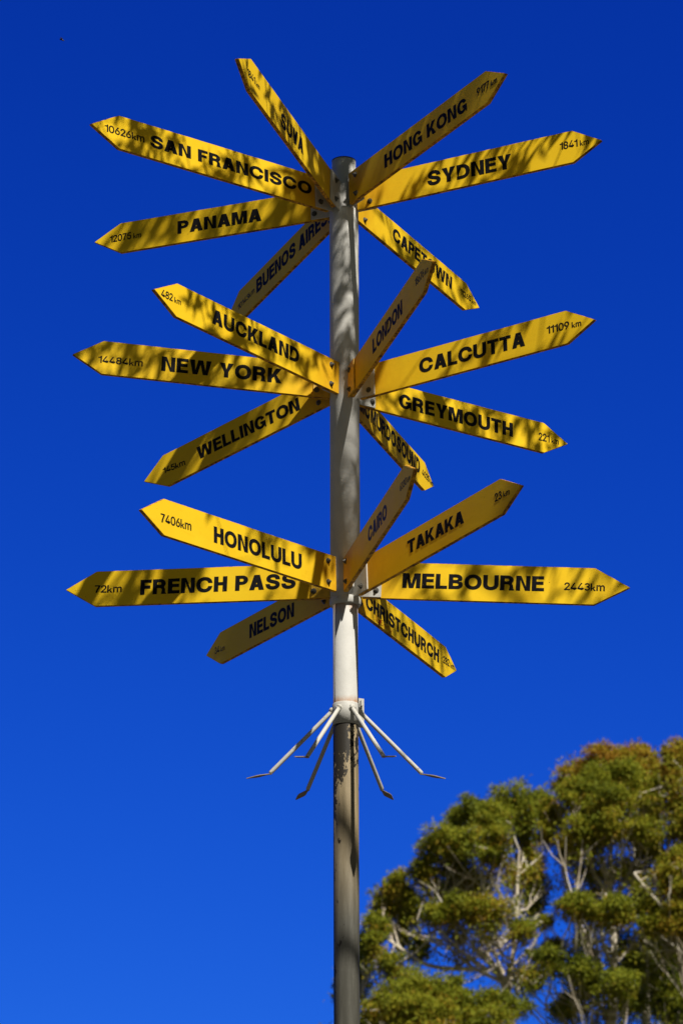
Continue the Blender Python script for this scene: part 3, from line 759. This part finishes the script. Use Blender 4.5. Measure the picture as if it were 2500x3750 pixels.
# rounded green crown in the middle of the grove
grove_tree('broad olive gum tree with rounded crown and white forked limbs, nearest the post',
    [(800, 1500, 0), (810, 1330, 0), (800, 1180, .1), (745, 1090, 0), (700, 1010, .2)],
    [(800, 340, 105, 62, .2, -.03), (640, 375, 80, 52, 0, -.08), (720, 405, 95, 55, -.4, .0), (565, 425, 70, 45, .5, -.05), (860, 420, 70, 55, .6, .02),
     (495, 520, 110, 62, -.2, .02), (650, 525, 100, 48, -.5, .05), (755, 495, 60, 40, -.8, .10), (740, 590, 75, 42, -.6, .06), (560, 610, 70, 50, .2, .02),
     (430, 640, 75, 58, 0, .08), (600, 670, 80, 45, .4, .08), (300, 715, 80, 55, .3, .10), (250, 790, 75, 62, .5, .08), (350, 800, 80, 70, 1.1, -.02),
     (215, 880, 62, 55, -.1, .02), (205, 975, 58, 58, -.2, .04), (280, 1060, 75, 45, -.2, .03), (120, 1130, 70, 65, .8, -.14), (60, 1180, 50, 50, 1.2, -.16), (330, 900, 60, 70, 1.4, -.12),  # recessed rear clumps here and below get their shade as darker leaf tint
     (490, 850, 75, 48, -.4, .10), (585, 805, 80, 48, -.5, .03), (700, 830, 105, 52, -.6, .14), (845, 910, 75, 42, -.7, .05), (410, 990, 45, 45, 1, -.12),
     (900, 790, 55, 60, 1.2, -.22), (550, 740, 90, 50, .9, -.05), (680, 700, 60, 40, 1.0, -.02), (150, 1010, 60, 80, 1.2, -.12), (900, 620, 75, 55, 1.0, .16, .45), (820, 660, 60, 50, .8, .16, .4), (930, 700, 60, 50, 1.3, .10, .4), (700, 930, 70, 40, .9, .05, .35), (560, 930, 60, 35, .8, .05, .35), (870, 520, 60, 45, .8, .06, .7), (960, 480, 60, 45, .9, .1, .7)],
    limbs=[[(805, 1175, 0), (740, 1090, -.1), (640, 990, -.2), (565, 860, -.2)], [(805, 1170, 0), (750, 1128, -.1), (640, 1085, 0), (560, 1010, 0), (470, 945, 0)],
           [(800, 1170, .1), (835, 850, .2), (835, 700, .2), (845, 560, .2)], [(800, 850, .2), (760, 750, .1), (705, 660, .1)],
           [(640, 1085, .1), (450, 1080, 0), (350, 1015, 0), (260, 950, 0)], [(565, 860, 0), (470, 790, .1), (410, 700, .1)]])
# the large tree at right of centre
grove_tree('large green gum tree with pale twin upper stems right of the broad one',
    [(1250, 1500, 0), (1240, 1330, 0), (1260, 1150, 0), (1265, 1000, .2), (1250, 740, .4)],
    [(1180, 265, 105, 58, 0, .02), (1300, 245, 105, 58, .1, .03), (1390, 290, 85, 60, .2, -.02), (1090, 310, 100, 60, -.1, .03), (960, 350, 75, 52, .3, .06), (1250, 345, 110, 50, -.5, .04), (980, 410, 80, 40, .4, .10), (1150, 390, 90, 40, .4, .06),
     (1270, 450, 120, 55, -.5, .04), (1400, 470, 90, 55, -.4, .0), (1090, 480, 100, 52, -.3, .03), (1180, 520, 80, 45, .3, .08), (1440, 550, 80, 55, 0, -.02), (1060, 560, 70, 40, .5, .14),
     (1080, 795, 80, 50, -.8, .06), (1160, 830, 80, 45, -.7, .10), (1260, 830, 95, 55, -.7, .05), (960, 865, 42, 28, -.5, .02), (1430, 840, 70, 50, .4, .05),
     (950, 1050, 95, 52, -.5, -.1), (1100, 1080, 100, 60, -.4, -.12), (1010, 990, 60, 35, -.2, -.05), (1270, 1150, 100, 52, -.5, -.05), (1160, 1150, 60, 50, .3, -.12), (880, 1130, 70, 50, .3, -.12), (1340, 1060, 60, 40, .6, -.1), (1330, 1230, 90, 50, .4, -.1), (1060, 1250, 90, 50, .5, -.12), (1150, 640, 80, 50, .9, .14, .4), (1260, 640, 90, 50, .9, .1, .4), (1350, 650, 70, 50, .8, .06, .45), (1190, 720, 70, 40, 1.0, .1, .35), (1380, 760, 70, 50, .9, .02, .4), (1130, 940, 60, 40, .6, .0, .4), (1300, 960, 60, 50, .9, -.05, .4)],
    dy0=1.0,
    limbs=[[(1262, 1090, 0), (1215, 980, -.2), (1200, 880, -.2)], [(1270, 1080, 0), (1268, 960, -.1), (1262, 880, -.1)], [(1240, 1290, 0), (1190, 1240, -.2), (1060, 1120, -.1)], [(1250, 1180, 0), (1170, 1000, -.2), (1115, 880, -.2)],
           [(1250, 740, .4), (1215, 600, .3), (1100, 500, .2)], [(1250, 740, .4), (1245, 600, .4), (1260, 480, .3)], [(1240, 1150, .2), (1130, 960, .4), (1060, 760, .4), (1030, 600, .3)], [(1262, 800, .4), (1340, 640, .3), (1390, 520, .2)], [(1250, 760, .3), (1170, 660, .4), (1150, 540, .3)]])
# russet topped tree behind
grove_tree('tallest gum tree with russet orange top, standing behind the others',
    [(1400, 1450, 0), (1400, 1100, 0), (1380, 700, 0), (1330, 420, 0)],
    [(1205, 135, 75, 48, 0, .33), (1300, 160, 75, 50, -.2, .31), (1375, 150, 80, 52, 0, .28), (1085, 215, 70, 42, .2, .27), (1150, 190, 70, 45, .3, .3), (1440, 200, 60, 52, .1, .31), (1350, 215, 80, 40, -.3, .28), (1130, 250, 60, 35, .4, .3), (1240, 200, 90, 45, .4, .33), (1410, 380, 80, 80, .5, .2), (1040, 260, 45, 30, .3, .32)],
    dy0=3.2, tint0=.46)
# tree cut by the right edge
grove_tree('brownish open gum tree cut off by the right edge of the picture',
    [(1620, 1450, 0), (1600, 1150, 0), (1540, 950, 0), (1500, 800, 0), (1580, 500, 0)],
    [(1530, 115, 58, 52, 0, .28), (1600, 150, 80, 70, .2, .28), (1530, 215, 60, 55, .1, .28), (1600, 270, 80, 60, 0, .3), (1540, 330, 60, 60, .2, .30), (1560, 460, 70, 70, .3, .22), (1620, 400, 90, 80, 0, .2), (1560, 600, 70, 60, -.2, .14),
     (1490, 640, 70, 60, 0, .12), (1560, 720, 80, 60, -.2, .14), (1530, 860, 80, 60, -.2, .15), (1440, 880, 60, 42, 0, .02), (1620, 900, 90, 80, 0, .1), (1570, 800, 70, 50, .4, .1)],
    dy0=.4, tint0=.42,
    limbs=[[(1540, 950, 0), (1480, 810, -.1), (1420, 750, -.1), (1350, 660, 0)], [(1500, 840, 0), (1470, 770, -.1), (1440, 670, -.1)]])
# low dark trees in front
grove_tree('low dark gum tree at bottom right corner with shade tinted into its blue green leaves',
    [(1560, 1700, 0), (1540, 1450, 0), (1500, 1280, 0), (1480, 1150, 0)],
    [(1430, 980, 75, 65, .2, -.2), (1500, 920, 75, 55, .3, -.2), (1540, 1010, 80, 65, 0, -.24), (1420, 1090, 70, 60, .4, -.22), (1500, 1110, 80, 60, 0, -.22), (1580, 1150, 80, 80, 0, -.24), (1440, 1220, 70, 50, .3, -.2), (1540, 1260, 90, 60, 0, -.2)],  # low tint values paint this corner's shadow into the leaf colour
    dy0=3.5, tint0=.36, low=False)
grove_tree('bushy bright olive gum tree low in front, filling the bottom beside the pole',
    [(470, 1800, 0), (460, 1560, 0), (440, 1400, 0), (430, 1320, 0)],
    [(400, 1165, 105, 58, 0, .06), (310, 1190, 90, 50, -.2, .08), (480, 1200, 80, 60, -.1, .05), (240, 1260, 80, 50, -.2, .08), (360, 1260, 110, 55, -.6, .10), (500, 1290, 90, 50, -.4, .05), (590, 1220, 60, 52, .2, -.04), (640, 1290, 80, 45, .2, .0), (730, 1220, 80, 34, .2, -.06), (190, 1310, 60, 40, 0, .06), (420, 1320, 140, 50, -.5, .08), (800, 1250, 90, 42, .4, -.1), (720, 1320, 110, 40, 0, .02), (560, 1150, 45, 35, .5, -.14)],
    dy0=-3.0, tint0=.42)

# ------------------------------------------------------------------ the gum tree to the right of the photographer whose boughs dapple the boards
sun_v = np.array(sund)
def shade_tree():
    base = np.array([7.2, -7.5, 0])
    T = Tree(base, 'leafy gum tree beside the photographer whose boughs dapple the signpost with shade', None)
    T.root.name = 'shade_tree'
    T.trunk([base, (7.0, -7.3, 3), (6.6, -6.9, 6.5), (5.8, -6.3, 9.5), (5.0, -5.8, 12)], .28, .12)
    a_ax = np.array([math.cos(R(SUN_AZ)), math.sin(R(SUN_AZ)), 0])
    def spray(c, n, sp, L0=.15):
        end = T.limb(c, .05, .004)
        k = 2 + int(rng.integers(0, 2))
        for _ in range(k):
            q = c + rng.normal(0, sp*.6, 3)
            m_ = max(3, n//k)
            T.wood.add([end, (end+q)/2 + rng.normal(0, .02, 3), q], [.004, .003, .002], 5)
            P = q + rng.normal(0, sp*.45, (m_, 3))
            D = unit(rng.normal(size=(m_, 3))*.42 - a_ax*.45 + np.array([0, 0, -.9]))
            Nn = unit(rng.normal(size=(m_, 3)))
            ln = rng.uniform(.7, 1.25, m_)*L0; wd = ln*rng.uniform(.18, .27, m_)
            T.leaves(P, D, Nn, ln, wd, np.clip(rng.normal(.4, .12, m_), 0, 1))
    # main boughs towards the post
    for b in ((3.6, -4.9, 13.6), (2.4, -4.6, 14.6), (1.5, -4.4, 14.0), (.9, -4.2, 13.2), (2.6, -5.0, 12.6), (1.6, -4.9, 12.0)):
        T.limb(b, .08, .02)
    # foliage between the sun and the post, loosest where the photograph's lowest boards are sunny
    for _ in range(NSPRAY):
        xx = rng.uniform(-1.95, 1.95); zz = rng.uniform(6.1, 11.3)
        if abs(xx) < .30 and (zz < 7.1 or (zz < 8.7 and rng.random() < .7)): continue
        if xx < -.4 and zz < 6.9 and rng.random() < .8: continue
        if xx < -.35 and zz < 8.5 and rng.random() < .45: continue
        if xx > .3 and zz < 8.6 and rng.random() < .35: continue
        cl = noise.noise(Vector((xx*3.1, zz*2.0, 3.7)))          # clumps and gaps
        if cl < -.06 and rng.random() < .85: continue
        r_ = rng.uniform(.05, .13)
        tt = max(3.4, (11.95+.26*xx-zz)/1.078) + rng.uniform(0, .6)
        spray(a_ax*xx + np.array([0, 0, zz]) + sun_v*tt, int(8+1500*r_*r_), r_)
    for _ in range(55):
        xx = rng.uniform(-1.9, -.1); zz = rng.uniform(8.9, 11.2); r_ = rng.uniform(.05, .11)
        tt = max(3.4, (11.95+.26*xx-zz)/1.078) + rng.uniform(0, .6)
        spray(a_ax*xx + np.array([0, 0, zz]) + sun_v*tt, int(8+1500*r_*r_), r_)
    for _ in range(26):
        xx = rng.uniform(.35, 1.05); zz = rng.uniform(8.0, 9.3); r_ = rng.uniform(.05, .1)
        tt = max(3.4, (11.95+.26*xx-zz)/1.078) + rng.uniform(0, .6)
        spray(a_ax*xx + np.array([0, 0, zz]) + sun_v*tt, int(8+1500*r_*r_), r_)
    for z0, z1, hw, cnt in ((8.4, 9.3, .28, 10), (9.3, 10.0, .2, 12)):
        for _ in range(cnt):
            xx = rng.uniform(-hw, hw); zz = rng.uniform(z0, z1)
            tt = max(3.4, (11.95+.26*xx-zz)/1.078) + rng.uniform(0, 1.2)
            spray(a_ax*xx + np.array([0, 0, zz]) + sun_v*tt, 26, .11)
    # the rest of its crown
    for _ in range(60):
        c = np.array([7.6, -6.6, 12.8]) + unit(rng.normal(size=3))*np.array([2.2, 2.0, 2.2])*rng.uniform(.5, 1)
        spray(c, 120, .35, .16)
    T.done()
NSPRAY = 640
shade_tree()

# ------------------------------------------------------------------ an insect crossing the sky
p = at(228, 146, -1.5)
INS = 1.5
ins = empty('flying_insect', p, 'tiny dark insect in flight in the upper left of the sky', 'insect')
bm = bmesh.new()
for cx, rx, ry in ((-.0045, .0055, .003), (.002, .0038, .0028), (.0068, .0022, .002)):
    g_ = bmesh.ops.create_uvsphere(bm, u_segments=12, v_segments=8, radius=1)
    for q in g_['verts']: q.co = Vector((cx + q.co.x*rx, q.co.y*ry, q.co.z*ry))
ins.scale = (INS, INS, INS)
o = obj('body', bm_mesh('body', bm, True), ins, [mat_simple('dark_insect_shell', (.02, .016, .012), .4)])
o.rotation_euler = (0, R(25), 0)
for s in (-1, 1):
    bm = bmesh.new()
    vs = [bm.verts.new(q) for q in ((.003, 0, .002), (.001, s*.006, .004), (-.008, s*.008, .005), (-.007, s*.002, .0035))]
    bm.faces.new(vs)
    q = bmesh.ops.solidify(bm, geom=bm.faces[:], thickness=.0002)
    wv = obj('wing', bm_mesh('wing', bm), ins, [mat_simple('smoky_insect_wing', (.2, .18, .15), .3)])
    wv.rotation_euler = (0, R(25), 0)
